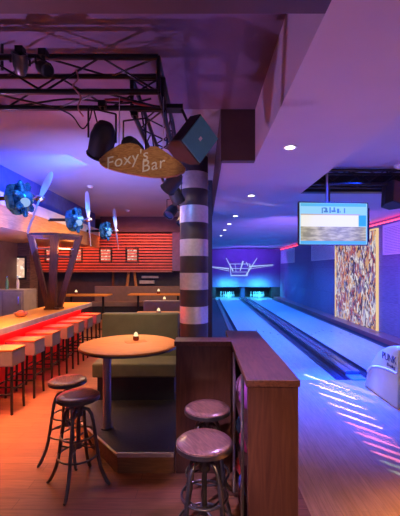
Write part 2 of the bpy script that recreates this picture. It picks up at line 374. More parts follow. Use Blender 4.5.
# pin decks
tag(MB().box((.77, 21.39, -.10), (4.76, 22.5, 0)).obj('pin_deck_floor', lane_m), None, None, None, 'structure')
def pin_thing():
    t = thing('bowling_pin', 'x', 'bowling pin', group='bowling pins')
    prof = [(0, 0), (.026, 0), (.029, .02), (.05, .08), (.0605, .114), (.055, .16), (.038, .21), (.025, .255), (.024, .275), (.030, .31), (.032, .335), (.026, .365), (.012, .379), (0, .381)]
    MB().lathe(prof, 14).obj('body', pin_m, t, True)
    MB().lathe([(.0262, .245), (.0252, .255), (.0248, .262), (.0245, .266)], 14).obj('stripe', pinred_m, t, True)
    return t
p0 = pin_thing(); first = True
rows = ('head pin at the front', 'second row', 'third row', 'back row')
for (lx, side) in ((1.56, 'left'), (3.48, 'right')):
    for r in range(4):
        for k in range(r+1):
            x = lx+(k-r/2)*.27; y = 21.43+r*.24
            pos = '' if r == 0 else (', %s of its row' % (('left', 'right'), ('left', 'middle', 'right'), ('far left', 'second from the left', 'third from the left', 'far right'))[r-1][k])
            lab = 'white pin in the %s lane triangle, %s%s' % (side, rows[r], pos)
            if first: p0.location = (x, y, 0); p0['label'] = lab; first = False
            else: dup(p0, (x, y, 0), lab)
structure('wall_pin_left', MB().box((.2, 21.3, 0), (.80, 22.6, .72)), darkwall_m)
structure('wall_pin_middle', MB().box((2.36, 21.6, 0), (2.62, 22.6, .72)), plain('pit divider paint', (.05, .07, .2), .5))
structure('wall_pin_right', MB().box((4.25, 21.3, 0), (4.76, 22.6, .72)), darkwall_m)
# masking panel with the line drawing of a twin-engined aeroplane
t = thing('masking_panel', 'wide violet panel above the pins with a glowing aeroplane line drawing', 'panel', (2.45, 21.3, .70))
MB().box((-2.25, -.04, 0), (2.31, .04, 2.36)).obj('panel', mask_m, t)
def strip(b, p, q, w0, w1):
    p, q = Vector((p[0], 0, p[1])), Vector((q[0], 0, q[1])); d = (q-p).normalized(); nn = Vector((-d.z, 0, d.x))
    w0 *= .65; w1 *= .65
    poly = [p+nn*w0/2, q+nn*w1/2, q-nn*w1/2, p-nn*w0/2]
    b.prism([(v.x, v.z) for v in poly], lambda x, z: Vector((x, -.042, z)), lambda x, z: Vector((x, -.055, z)))
def D(px, py): return ((px-203)/345*21.3-2.45, 1.75-(py-270)*21.3/345-.70)
b = MB()
for (p, q, w0, w1) in (((212, 266.8), (229, 268.8), .05, .13), ((249, 266.5), (273, 264.8), .13, .05), ((212, 267.4), (229, 271), .03, .05), ((249, 269), (273, 265.4), .05, .03),
    ((226, 258), (233, 271), .05, .11), ((257, 258), (246, 275), .05, .12), ((243, 261), (240, 271), .15, .07), ((230, 264), (250, 264), .05, .05), ((231, 275.5), (247, 275.5), .09, .09),
    ((230, 264), (231, 276), .06, .06), ((250, 264), (247, 276), .06, .06), ((232, 268.5), (248, 268.5), .05, .05), ((235, 264), (236, 272), .04, .04), ((232, 272), (247, 272), .04, .04), ((246, 262), (248, 266), .06, .06)):
    strip(b, D(*p), D(*q), w0, w1)
b.obj('line_drawing', line_m, t)

# backlit collage panel on the right wall
t = thing('collage_panel', 'tall backlit collage panel of orange, white and blue scraps on the violet wall', 'wall art', (4.76, 10.8, .05))
MB().box((-.05, -1.42, 0), (-.002, 1.45, 2.80)).obj('panel', art_mat('collage print', [(.80, .70, .55), (.06, .03, .07), (.70, .24, .05), (.62, .56, .60), (.22, .17, .36), (.40, .06, .04), (.75, .42, .14), (.03, .02, .04), (.36, .32, .50), (.50, .14, .08), (.05, .03, .05), (.85, .8, .72)], 7.5, .75, (1, 1.3, .62), 1.8), t)
g = MB()
for a, c in (((-.065, -1.46, -.03), (-.002, -1.42, 2.84)), ((-.065, 1.45, -.03), (-.002, 1.49, 2.84)), ((-.065, -1.42, 2.80), (-.002, 1.45, 2.84)), ((-.065, -1.42, -.03), (-.002, 1.45, 0))): g.box(a, c)
g.obj('light_border', glow('warm light border', (1, .70, .36), .8), t)

# ------------------------------------------------------------------ televisions
def tv(name, label, loc, rz, w, h, screen=True):
    t = thing(name, label, 'television', loc, rz)
    MB().box((-w/2, 0, -h/2), (w/2, .05, h/2)).obj('housing', blackp_m, t, bevel=.008)
    f = MB(); e = .014
    for a, c in (((-w/2, -.012, -h/2), (-w/2+e, 0, h/2)), ((w/2-e, -.012, -h/2), (w/2, 0, h/2)), ((-w/2+e, -.012, h/2-e), (w/2-e, 0, h/2)), ((-w/2+e, -.012, -h/2), (w/2-e, 0, -h/2+e))): f.box(a, c)
    f.obj('bezel', blackp_m, t)
    return t
tw, th = 1.13, .68
t = tv('television', 'flat television hanging above the lanes, showing a sky blue and sand coloured screen', (2.06, 5.45, 2.48), .07, tw, th)
sc = MB().box((-tw/2+.014, -.004, -th/2+.014), (tw/2-.014, -.001, th/2-.014)).obj('screen', glow('screen sky blue', (.30, .62, .90), 1.0), t)
def scr(name, x0, x1, z0, z1, mat, lift=.006):
    return MB().box((-tw/2+tw*x0, -lift, -th/2+th*z0), (-tw/2+tw*x1, -.004, -th/2+th*z1)).obj(name, mat, sc)
def grad_glow(name, c1, c2, scale, s, stretch):
    m, n, l, b = nt(name); tc = n.new('ShaderNodeTexCoord'); mp = n.new('ShaderNodeMapping'); mp.inputs['Scale'].default_value = stretch; l.new(tc.outputs['Object'], mp.inputs[0])
    no = n.new('ShaderNodeTexNoise'); no.inputs['Scale'].default_value = scale; no.inputs['Detail'].default_value = 5; l.new(mp.outputs[0], no.inputs['Vector'])
    r = n.new('ShaderNodeValToRGB'); r.color_ramp.elements[0].position = .38; r.color_ramp.elements[1].position = .62; r.color_ramp.elements[0].color = (*c1, 1); r.color_ramp.elements[1].color = (*c2, 1)
    l.new(no.outputs['Fac'], r.inputs[0]); l.new(r.outputs[0], b.inputs['Emission Color']); b.inputs['Base Color'].default_value = (.02, .02, .02, 1); b.inputs['Specular IOR Level'].default_value = .05; b.inputs['Emission Strength'].default_value = s; return m
scr('top_bar', .03, .97, .90, .97, glow('screen cyan', (.12, .50, .85), .9))
scr('score_table', .03, .86, .43, .71, glow('screen cream', (.88, .85, .76), .95))
scr('table_header', .03, .88, .70, .725, glow('screen rust', (.60, .45, .42), .8), .007)
scr('landscape', .03, .97, .10, .43, grad_glow('screen sand', (.30, .27, .16), (.62, .55, .38), 6, .9, (1, 1, 4)))
scr('side_box', .865, .97, .45, .70, glow('screen deep blue', (.05, .40, .85), .9), .007)
scr('bottom_bar', .03, .97, .03, .10, glow('screen strip blue', (.10, .45, .80), .9), .007)
slate_m = glow('screen slate', (.10, .25, .42), .8)
for (x0, z0, x1, z1) in ((.33, .74, .345, .87), (.36, .76, .42, .80), (.38, .80, .41, .86), (.44, .75, .46, .88), (.47, .77, .53, .81), (.50, .81, .52, .88), (.55, .75, .58, .85), (.35, .85, .40, .875), (.59, .76, .60, .80), (.65, .75, .665, .86)):
    MB().box((-tw/2+tw*x0, -.008, -th/2+th*z0), (-tw/2+tw*x1, -.004, -th/2+th*z1)).obj('figure', slate_m, sc)
MB().cyl((-.08, .06, .2), (-.08, .06, .93), .02).box((-.2, .05, -.1), (.05, .07, .3)).obj('hanger_pole', alu_m, t)
t = tv('television', 'second television behind the first one, only its blue-lit edge showing', (2.24, 5.72, 2.50), PI+.05, 1.02, .56)
MB().box((-.49, -.004, -.26), (.49, -.001, .26)).obj('screen', glow('screen back blue', (.10, .40, .9), 1), t)
MB().cyl((.17, .03, .2), (.17, .03, .66), .02).obj('hanger_pole', steel_m, t)

# ------------------------------------------------------------------ trusses
def truss(label, p, q, size, up=Vector((0, 0, 1)), pitch=.3):
    """p, q: ends of the box truss centre line; square section"""
    p, q = Vector(p), Vector(q); d = (q-p).normalized(); s = d.cross(up).normalized(); L = (q-p).length; hs = size/2
    t = thing('lighting_truss', label, 'lighting truss', p)
    cs = [s*hs+up*hs, s*hs-up*hs, -s*hs-up*hs, -s*hs+up*hs]
    for c in cs: MB().cyl(c, c+d*L, .024, n=10).obj('chord', trussm, t, True)
    n = max(1, round(L/pitch)); st = L/n
    for f in range(4):
        a, b = cs[f], cs[(f+1) % 4]
        for i in range(n):
            u, v = (a, b) if i % 2 == 0 else (b, a)
            MB().cyl(u+d*i*st, v+d*(i+1)*st, .009, n=6).obj('brace', trussm, t)
    for e in (0, L):
        fr = MB()
        for f in range(4): fr.cyl(cs[f]+d*e, cs[(f+1) % 4]+d*e, .018, n=8)
        fr.obj('end_frame', trussm, t)
    return t
truss('black box truss across the ceiling at the upper left, carrying the timber sign', (-3.6, 2.92, 3.325), (-.36, 2.92, 3.325), .28, pitch=.46)
truss('black box truss running away above the round table towards the slatted wall', (-.50, 3.1, 3.325), (-.50, 8.3, 3.325), .28, pitch=.40)
truss('black box truss above the hanging television over the lanes', (1.70, 5.65, 3.24), (4.75, 5.65, 3.24), .22, pitch=.3)
for (x, y, r, n) in ((-3.2, 2.92, 0, 0), (-1.7, 2.92, 0, 1), (-.50, 4.8, 0, 2), (-.50, 7.6, 0, 3), (2.2, 5.65, 0, 4), (4.2, 5.65, 0, 5)):
    top = 3.66 if n < 2 else (3.7 if n < 4 else 3.4); z0 = 3.44 if n < 4 else 3.32
    lab = ['above the left end of the cross truss', 'above the middle of the cross truss', 'above the deep truss, nearer one', 'above the deep truss, farther one', 'above the television truss, left one', 'above the television truss, right one'][n]
    tag(MB().cyl((x, y, z0), (x, y, top), .012, n=8).obj('truss_hanger', black_m), 'thin black hanger rod '+lab, 'hanger rod', 'truss hangers')

def par_can(label, loc, aim, r=.085, L=.22, mat=None, lens=None, up=.20, name='stage_light', power=0, col=(1, 1, 1)):
    t = thing(name, label, 'stage light', loc, 0)
    aim = Vector(aim).normalized(); m = aim.to_track_quat('Z', 'Y').to_matrix().to_4x4()
    MB().lathe([(0, -L*.55), (r*.55, -L*.55), (r*.8, -L*.4), (r, -L*.1), (r, L*.5), (r*1.08, L*.5), (r*1.08, L*.54), (r*.9, L*.54), (r*.88, L*.42)], 20, m).obj('can', mat or blackp_m, t, True)
    MB().lathe([(0, L*.44), (r*.88, L*.42)], 20, m).obj('lens', lens or lens_m, t, True)
    side = aim.cross(Vector((0, 0, 1))).normalized()
    k = MB()
    for sg in (-1, 1): k.cyl(side*sg*(r+.012), side*sg*(r+.012)+Vector((0, 0, up-.05)), .008, n=6)
    k.cyl(side*(r+.012)+Vector((0, 0, up-.05)), -side*(r+.012)+Vector((0, 0, up-.05)), .008, n=6)
    k.cyl((0, 0, up-.05), (0, 0, up), .014, n=8).obj('yoke', black_m, t)
    MB().box((-.03, -.03, up-.02), (.03, .03, up+.03)).obj('clamp', black_m, t)
    if power: light('stage_lamp', 'SPOT', Vector(loc)+aim*L*.6, col, power, Vector(loc)+aim*3, .04, angle=50, blend=.5)
    return t
par_can('big black stage light hanging at the left end of the timber sign', (-.86, 2.95, 2.86), (-.3, .5, -.6), .105, .27, up=.30)
par_can('black stage light hanging behind the middle of the timber sign', (-.62, 3.12, 2.80), (.2, .7, -.4), .10, .28, up=.36)
par_can('small stage light on top of the cross truss at the upper left', (-1.43, 2.70, 3.36), (.2, -.5, .6), .055, .14, steel_m, up=.10)
par_can('small black stage light in the cross truss beside the upper left one', (-1.25, 2.70, 3.33), (.6, -.4, -.5), .05, .13, up=.11)
par_can('black stage light on the deep truss left of the column, nearest to the sign', (-.40, 4.6, 2.92), (-.5, .4, -.5), .10, .26, up=.25)
par_can('black stage light on the deep truss left of the column, second behind the sign', (-.42, 5.2, 2.90), (.3, .5, -.6), .10, .26, up=.27, lens=bluelens_m)
par_can('black stage light on the deep truss left of the column, third behind the sign', (-.60, 6.6, 2.88), (-.3, -.5, -.6), .10, .26, up=.28)
par_can('black stage light on the deep truss left of the column, at its far end', (-.44, 7.6, 2.86), (-.3, -.5, -.6), .10, .26, up=.30)
# loose cables in the truss
random.seed(3)
def cable(label, pts, r=.006, mat=black_m):
    P = [Vector(p) for p in pts]; out = []
    for i in range(len(P)-1):
        a, b, c, d = P[max(i-1, 0)], P[i], P[i+1], P[min(i+2, len(P)-1)]
        for k in range(8):
            u = k/8; out.append(.5*((2*b)+(-a+c)*u+(2*a-5*b+4*c-d)*u*u+(-a+3*b-3*c+d)*u**3))
    out.append(P[-1]); return tag(MB().tube(out, r, 6).obj('cable', mat), label, 'cable', 'stage cables')
cable('black cable sagging below the cross truss left of the stage light', [(-1.35, 3.06, 3.20), (-1.15, 3.0, 3.10), (-1.05, 3.0, 2.98), (-.98, 2.98, 3.05), (-.95, 2.97, 3.15), (-.9, 2.95, 3.0), (-.86, 2.95, 2.95)])
cable('black cable looping along the bottom of the cross truss at far left', [(-3.0, 3.05, 3.21), (-2.2, 3.05, 3.25), (-1.7, 3.05, 3.20), (-1.2, 3.05, 3.26), (-.7, 3.0, 3.2), (-.45, 3.0, 3.24)], .008)
cable('red cable bunched in the corner where the two trusses meet', [(-.85, 2.98, 3.22), (-.7, 3.0, 3.23), (-.55, 3.0, 3.19), (-.42, 3.05, 3.2), (-.38, 3.2, 3.24)], .010, plain('red cable rubber', (.35, .03, .03), .5))
cable('pink cable hanging in front of the cross truss, near its middle', [(-1.02, 2.77, 3.36), (-1.0, 2.76, 3.28), (-1.04, 2.76, 3.22), (-.98, 2.76, 3.14), (-1.0, 2.76, 3.05), (-.96, 2.77, 2.98)], .007, plain('pink cable rubber', (.6, .25, .25), .5))

# ------------------------------------------------------------------ timber sign
Ys = 2.86
def SP(px, py): return ((px-203)/345*Ys, 1.75-(py-270)*Ys/345)
out = [(99.5, 160), (107, 153), (115, 148), (120, 145), (130, 143.5), (138, 145), (143, 150), (146, 150.5), (151, 147), (157, 147), (162, 150), (168, 154), (175, 159), (181, 163.5), (186, 169), (184, 173), (177, 176), (168, 177.5), (155, 178), (142, 176.5), (128, 174), (115, 171), (105, 168), (100, 164.5)]
sx, sz = SP(142, 161)
t = thing('hanging_sign', "irregular timber slab sign with white handwriting hanging from the cross truss", 'sign', (sx, Ys, sz))
pts = [(SP(*p)[0]-sx, SP(*p)[1]-sz) for p in out]
MB().prism(pts, lambda x, z: Vector((x, -.022, z)), lambda x, z: Vector((x, .022, z))).obj('slab', signwood_m, t, bevel=.006)
def sgn(px, py, rot):
    x, z = SP(px, py); return Matrix.Translation((x-sx, -.026, z-sz)) @ Matrix.Rotation(PI/2, 4, 'X') @ Matrix.Rotation(math.radians(rot), 4, 'Z')
text_obj('lettering', "Foxy's", .135, paint_m, t, sgn(127, 160.5, 13), .002, .25, 1.05)
text_obj('lettering', "Bar", .135, paint_m, t, sgn(152.5, 166, 12), .002, .25, 1.1)
for (px, py) in ((119, 147), (163, 152)):
    x, z = SP(px, py)
    MB().cyl((x-sx, 0, z-sz), (x-sx+.004, 0, 3.185-sz), .0035, n=6).obj('wire', alu_m, t)

# ------------------------------------------------------------------ loudspeakers
def speaker(label, c, u, v, w, grille, logo=True):
    """u right, v down along the front, w depth away from the front (full vectors)"""
    a, b, d = u.length, v.length, w.length
    e1 = u.normalized(); e2 = (v-e1*v.dot(e1)).normalized(); e3 = e1.cross(e2)
    if e3.dot(w) < 0: e3 = -e3
    t = thing('loudspeaker', label, 'loudspeaker', c)
    R = Matrix((e1, e2, e3)).transposed().to_4x4()
    sh = MB(); poly = [(-a/2, 0), (a/2, 0), (a/2, d*.5), (a*.28, d), (-a*.28, d), (-a/2, d*.5)]
    sh.prism(poly, lambda x, z: R @ Vector((x, -b/2, z)), lambda x, z: R @ Vector((x, b/2, z))).obj('cabinet', blackp_m, t, bevel=.008)
    MB().box((-a/2+.01, -b/2+.01, -.012), (a/2-.01, b/2-.01, .002), R).obj('grille', grille, t, bevel=.004)
    if logo: MB().box((-.022, -.018, -.016), (.006, .018, -.012), R).obj('badge', white_m, t)
    return t, R, (a, b, d)
t, R, _ = speaker('black loudspeaker with a teal front hanging tilted above the striped column', (-.027, 3.2, 2.96), Vector((.172, .18, -.163)), Vector((-.165, -.05, -.285)), Vector((-.20, .24, .09)), teal_m)
MB().cyl((-.06, .12, .08), (-.20, .22, .42), .014, n=8).box((-.36, .16, .37), (-.17, .28, .41)).obj('bracket', black_m, t)
t, R, _ = speaker('dark brown loudspeaker hanging from the truss at the right edge above the lanes', (3.13, 5.45, 2.97), Vector((.30, .10, -.06)), Vector((.04, -.03, -.36)), Vector((-.10, .28, 0)), plain('brown grille', (.10, .05, .06), .6), False)
MB().cyl((-.02, .12, .1), (-.02, .18, .20), .014, n=8).obj('bracket', black_m, t)

# ------------------------------------------------------------------ column
t = thing('striped_column', 'round column with alternating silver and dark brown bands', 'column', (-.153, 5.85, 0))
bh = 16.4/345*5.85; z = 1.75-(335-270)*5.85/345-bh*.0; k = 0
zb = [0]
zz = 1.75-(322-270)*5.85/345 - bh*2
while zz < 3.7:
    if zz > .05: zb.append(zz)
    zz += bh
zb.append(3.7)
for i in range(len(zb)-1):
    # the band from y=306 to y=322 is silver
    mid = (zb[i]+zb[i+1])/2
    idx = math.floor((mid-(1.75-(322-270)*5.85/345))/bh)
    sil = idx % 2 == 0
    MB().cyl((0, 0, zb[i]), (0, 0, zb[i+1]), .240 if sil else .237, n=48).obj('silver_band' if sil else 'dark_band', metalband_m if sil else darkband_m, t, True)

# ------------------------------------------------------------------ wooden L counter with ball storage
t = thing('ball_storage_counter', 'dark wooden L-shaped counter with open ball shelves in front of the lanes', 'counter', (.38, 2.6, 0))
def rel(o, a, b): return tuple(a[i]-o[i] for i in range(3)), tuple(b[i]-o[i] for i in range(3))
O = (.38, 2.6, 0)
def part(name, mat, *boxes, bevel=.004):
    b = MB()
    for a, c in boxes: b.box(*rel(O, a, c))
    return b.obj(name, mat, t, bevel=bevel)
part('end_panel', counter_m, ((.250, 1.925, 0), (.533, 1.96, 1.10)))
part('side_panel', counter_m, ((.495, 1.93, 0), (.523, 3.45, 1.10)))
part('return_panel', counter_m, ((-.233, 2.97, 0), (.240, 3.03, 1.10)))
part('back_panel', counter_m, ((.240, 3.42, 0), (.495, 3.45, 1.10)))
part('inner_panel', counter_m, ((.240, 3.03, 0), (.262, 3.42, 1.10)))
b = MB(); poly = [(.240, 1.91), (.540, 1.91), (.540, 3.48), (.228, 3.48), (.228, 3.13), (-.245, 3.13), (-.245, 2.94), (.240, 2.94)]
b.prism(poly, lambda x, y: Vector((x-O[0], y-O[1], 1.10)), lambda x, y: Vector((x-O[0], y-O[1], 1.14))).obj('worktop', countertop_m, t, bevel=.004)
for z in (.04, .36, .68): part('shelf', counter_m, ((.262, 1.93, z), (.495, 3.03, z+.02)), bevel=0)
for y in (2.72, 2.15):
    MB().cyl((.245-O[0], y-O[1], 0), (.245-O[0], y-O[1], 1.10), .011, n=12).obj('chrome_post', alu_m, t, True)
def bowl_ball(label, loc, col):
    t2 = thing('bowling_ball', label, 'bowling ball', loc, group='bowling balls in the counter')
    MB().ball((0, 0, .108), .108, 24).obj('ball', plain('ball '+label[:14], col, .12, var=.35, scale=9, coat=.6), t2, True)
    h = MB()
    for (dx, dz) in ((-.02, .02), (.02, .02), (0, -.03)): h.cyl((-.1035, dx, .108+dz), (-.10, dx, .108+dz), .012, n=12)
    h.obj('finger_holes', blackp_m, t2)
for (y, z, c, lab) in ((2.80, .06, (.85, .05, .05), 'red bowling ball on the bottom shelf of the counter, behind the others'), (2.57, .06, (.10, .15, .6), 'dark blue bowling ball on the bottom shelf of the counter, nearer the end panel'),
                      (2.80, .38, (.05, .25, .75), 'bright blue bowling ball on the middle shelf of the counter, at the back'), (2.57, .38, (.45, .04, .10), 'dark red bowling ball on the middle shelf of the counter, nearer the end panel'),
                      (2.80, .70, (.75, .35, .55), 'pale pink bowling ball on the top shelf of the counter, at the back'), (2.57, .70, (.45, .10, .35), 'plum bowling ball on the top shelf of the counter, nearer the end panel')):
    bowl_ball(lab, (.372, y, z), c)

# ------------------------------------------------------------------ industrial stools
def make_stool():
    t = thing('industrial_stool', 'x', 'stool', group='round industrial stools')
    MB().lathe([(0, .695), (.155, .695), (.163, .70), (.165, .715), (.163, .728), (.155, .735), (.10, .737), (0, .737)], 40).obj('seat', stoolwood_m, t, True)
    MB().lathe([(.1655, .697), (.170, .697), (.170, .722), (.1655, .722), (.1655, .697)], 40).obj('seat_rim', steel_m, t, True)
    MB().cyl((0, 0, .34), (0, 0, .695), .016, n=14).cyl((0, 0, .675), (0, 0, .695), .07, n=20).obj('screw_post', steel_m, t, True)
    MB().cyl((0, 0, .56), (0, 0, .64), .034, n=18).obj('hub', steel_m, t, True)
    MB().cyl((0, 0, .30), (0, 0, .345), .028, n=18).obj('lower_collar', steel_m, t, True)
    prof = [(.025, .605), (.055, .622), (.085, .612), (.108, .575), (.122, .52), (.135, .43), (.150, .32), (.166, .22), (.185, .14), (.212, .075), (.235, .03), (.252, .012), (.262, .010)]
    for k in range(4):
        a = PI/4*0+k*PI/2+.30
        leg = MB().tube([(r*math.cos(a), r*math.sin(a), z) for r, z in prof], [.014]*11+[.012, .010], 10).obj('leg', steel_m, t, True)
    for (rr, z) in ((.158, .25), (.137, .41)):
        n = 40; MB().tube([(rr*math.cos(2*PI*i/n), rr*math.sin(2*PI*i/n), z) for i in range(n)], .008, 8, True).obj('foot_ring', steel_m, t, True)
    br = MB()
    for k in range(4):
        a = k*PI/2+.30; br.tube([(.025*math.cos(a), .025*math.sin(a), .32), (.08*math.cos(a), .08*math.sin(a), .30), (.152*math.cos(a), .152*math.sin(a), .31)], .007, 6)
    br.obj('spider_brace', steel_m, t, True)
    return t
s0 = make_stool(); s0.location = (-1.018, 2.82, 0); s0.rotation_euler.z = -.34
s0['label'] = 'round wooden industrial stool in front of the round table, nearer of the left pair'
dup(s0, (-1.26, 3.21, 0), 'round wooden industrial stool behind the front one at the left of the round table', .35)
dup(s0, (.008, 2.06, 0), 'round wooden industrial stool nearest to the viewer beside the counter end panel', .485)
dup(s0, (.032, 2.56, 0), 'round wooden industrial stool standing close to the counter return panel, half behind another', .485)

# ------------------------------------------------------------------ raised step and booths
poly = [(-.736, 2.97), (-1.40, 3.76), (-1.40, 13.2), (-.02, 13.2), (-.02, 6.3), (-.25, 6.3), (-.25, 2.97)]
structure('trim_7', MB().prism(poly, lambda x, y: Vector((x, y, 0)), lambda x, y: Vector((x, y, .15))), stepwood_m)
structure('floor_step', MB().prism(poly, lambda x, y: Vector((x, y, .15)), lambda x, y: Vector((x, y, .175))), tread_m)
b = MB()
b.box((-.736, 2.955, .145), (-.25, 2.972, .18))
b.tube([(-.736, 2.963, .164), (-1.41, 3.765, .164)], .012, 6); b.obj('trim_8', alu_m)['kind'] = 'structure'

def bench(label, x0, x1, yf, yb, zseat, zback, mat, base=.175, face=1, group='upholstered benches'):
    """yf: front of the seat, yb: back of the backrest"""
    t = thing('bench', label, 'bench', ((x0+x1)/2, (yf+yb)/2, base), group=group)
    o = ((x0+x1)/2, (yf+yb)/2, base); s = 1 if yb > yf else -1
    def bb(name, a, c, m, bev): MB().box(*rel(o, a, c)).obj(name, m, t, bevel=bev)
    bb('seat', (x0, yf, zseat-.17), (x1, yb-s*.14, zseat), mat, .02)
    bb('plinth', (x0+.05, yf+s*.06, base), (x1-.03, yb-s*.14, zseat-.17), blackp_m, 0)
    bb('backrest', (x0, yb-s*.14, base), (x1, yb, zback), mat, .02)
    return t
bench('olive upholstered bench behind the round table, nearest of the booths', -1.33, -.32, 4.12, 4.66, .63, 1.18, olive_m)
bench('taupe bench behind the olive bench, second booth from the front', -1.36, -.30, 7.5, 8.0, .63, 1.05, taupe_m)
bench('taupe bench against the far wall below the red slats', -3.95, -.8, 12.1, 12.7, .63, 1.16, taupe_m, base=0)

# round table
t = thing('round_table', 'round honey oak table on a grey steel pole, standing on the tread plate step', 'table', (-.957, 3.44, .175))
MB().lathe([(0, .805), (.46, .805), (.478, .815), (.482, .825), (.478, .835), (.46, .84), (0, .84)], 64, Matrix.Translation((.215, .03, 0))).obj('tabletop', oak_m, t, True)
MB().lathe([(.481, .806), (.485, .806), (.485, .822), (.481, .822), (.481, .806)], 64, Matrix.Translation((.215, .03, 0))).obj('edge_band', steel_m, t, True)
MB().cyl((0, 0, .012), (0, 0, .805), .040, n=24).obj('pole', plain('grey pole', (.30, .31, .34), .4, .5), t, True)
MB().lathe([(0, 0), (.06, 0), (.06, .012), (0, .012)], 28).obj('base_flange', steel_m, t, True)

def candle(label, loc, s=1.0):
    t = thing('tealight_holder', label, 'candle holder', loc, group='candle holders on tables')
    MB().lathe([(0, 0), (.03*s, 0), (.036*s, .02*s), (.033*s, .05*s), (.031*s, .05*s), (.031*s, .012*s), (0, .012*s)], 16).obj('glass', plain('dark red glass', (.16, .03, .02), .1), t, True)
    MB().lathe([(0, .013*s), (.027*s, .013*s), (.027*s, .055*s), (.018*s, .085*s), (0, .10*s)], 14).obj('candle', flame_m, t, True)
    return t
zt = 1.015
candle('small candle in a dark red glass on the round oak table', (-.70, 3.60, zt+.002), .9)
nap = MB(); nap.box((-.11, -.07, 0), (.10, .06, .002), Matrix.Rotation(.4, 4, 'Z')); tag(nap.obj('napkin', plain('orange napkin', (.62, .20, .06), .7), loc=(-.69, 3.56, zt)), 'flat orange napkin under the candle on the round oak table', 'napkin')

def booth_table(label, x0, x1, y0, y1, z, base):
    t = thing('booth_table', label, 'table', ((x0+x1)/2, (y0+y1)/2, base), group='oak booth tables')
    w, d = (x1-x0)/2, (y1-y0)/2
    MB().box((-w, -d, z-base-.04), (w, d, z-base)).obj('tabletop', oak_m, t, bevel=.008)
    for sx_ in (-1, 1):
        MB().cyl((sx_*w*.7, 0, .01), (sx_*w*.7, 0, z-base-.04), .035, n=16).cyl((sx_*w*.7, 0, 0), (sx_*w*.7, 0, .015), .16, n=20).obj('leg', black_m, t, True)
booth_table('oak table in the booth just behind the olive bench', -1.30, -.45, 6.2, 6.9, .925, .175)
booth_table('oak booth table left of the column, second from the olive bench', -1.36, -.25, 8.6, 9.3, .925, .175)
booth_table('oak booth table left of the column, farthest one before the wall bench', -2.45, -.55, 11.2, 11.8, .96, 0)
booth_table('long oak table beyond the end of the bar counter', -4.1, -2.75, 9.9, 10.5, 1.03, 0)
candle('small candle on the oak table just behind the olive bench', (-.83, 6.45, .925), 1.2)
candle('small candle on the second oak booth table left of the column', (-1.0, 8.95, .925), 1.4)
candle('small candle on the farthest oak booth table', (-1.48, 11.5, .96), 1.7)
candle('small candle on the long oak table beyond the bar counter', (-3.75, 10.2, 1.03), 1.4)

# ------------------------------------------------------------------ red slat wall with pictures
t = thing('slat_wall_panel', 'wide red horizontal slat cladding hung high on the far bar wall', 'wall cladding', (-3.2, 12.75, 1.72))
MB().box((-3.3, .06, 0), (2.06, .5, 1.40)).obj('backing', plain('dark slat backing', (.05, .008, .008), .7), t)
b = MB()
for i in range(13): b.box((-3.3, -.03, .02+i*.107), (2.06, .06, .02+i*.107+.060))
b.obj('slats', slat_m, t)
MB().box((-3.3, -.05, -.05), (2.06, .5, 0)).obj('lower_lip', plain('brown lip', (.22, .10, .07), .5), t)
structure('trim_9', MB().box((-3.75, 12.6, 3.14), (.1, 13.25, 3.7)), plain('dark plum soffit', (.05, .03, .06), .6))
structure('trim_10', MB().box((-1.13, 12.7, 1.72), (.10, 13.25, 3.14)), plain('plum side wall', (.13, .09, .22), .6))
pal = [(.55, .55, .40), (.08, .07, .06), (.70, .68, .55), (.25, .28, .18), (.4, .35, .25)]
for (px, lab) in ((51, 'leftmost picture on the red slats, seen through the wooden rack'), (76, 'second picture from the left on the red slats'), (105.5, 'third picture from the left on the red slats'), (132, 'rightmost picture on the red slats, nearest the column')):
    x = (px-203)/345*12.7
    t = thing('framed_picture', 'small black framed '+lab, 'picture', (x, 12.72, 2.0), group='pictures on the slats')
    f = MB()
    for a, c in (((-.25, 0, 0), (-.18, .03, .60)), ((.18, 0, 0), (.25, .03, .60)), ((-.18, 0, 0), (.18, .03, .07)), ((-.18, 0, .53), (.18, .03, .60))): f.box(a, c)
    f.obj('frame', blackp_m, t); MB().box((-.18, .012, .07), (.18, .028, .53)).obj('picture', art_mat('print %d' % px, pal, 9, 1.0), t)  # prints made to glow themselves, to stay pale under the red light
# clutter below the slats
for (px, w, tilt, lab) in ((126, .10, .12, 'left leaning timber post under the red slats'), (137, .10, -.12, 'right leaning timber post under the red slats'), (113, .09, 0, 'upright dark timber post under the red slats')):
    x = (px-203)/345*12.95
    tag(MB().cyl((x-tilt*.9, 12.95, 0), (x+tilt*.9, 12.95, 1.70), w/2, n=4).obj('timber_post', bandwood_m if tilt else rackwood_m), lab, 'post', 'posts under the slats')
for (px, y, w, h) in ((147, 282, .55, .12), (150, 277, .62, .08)):
    x = (px-203)/345*13.1; z = 1.75-(y-270)*13.1/345
    tag(MB().box((x-w/2, 13.05, z-h/2), (x+w/2, 13.25, z+h/2)).obj('wall_shelf', plain('pale grey shelf %d' % px, (.5, .45, .42), .5)), 'pale shelf board on the far wall, %s of two' % ('lower' if y > 280 else 'upper'), 'shelf', 'pale shelves')

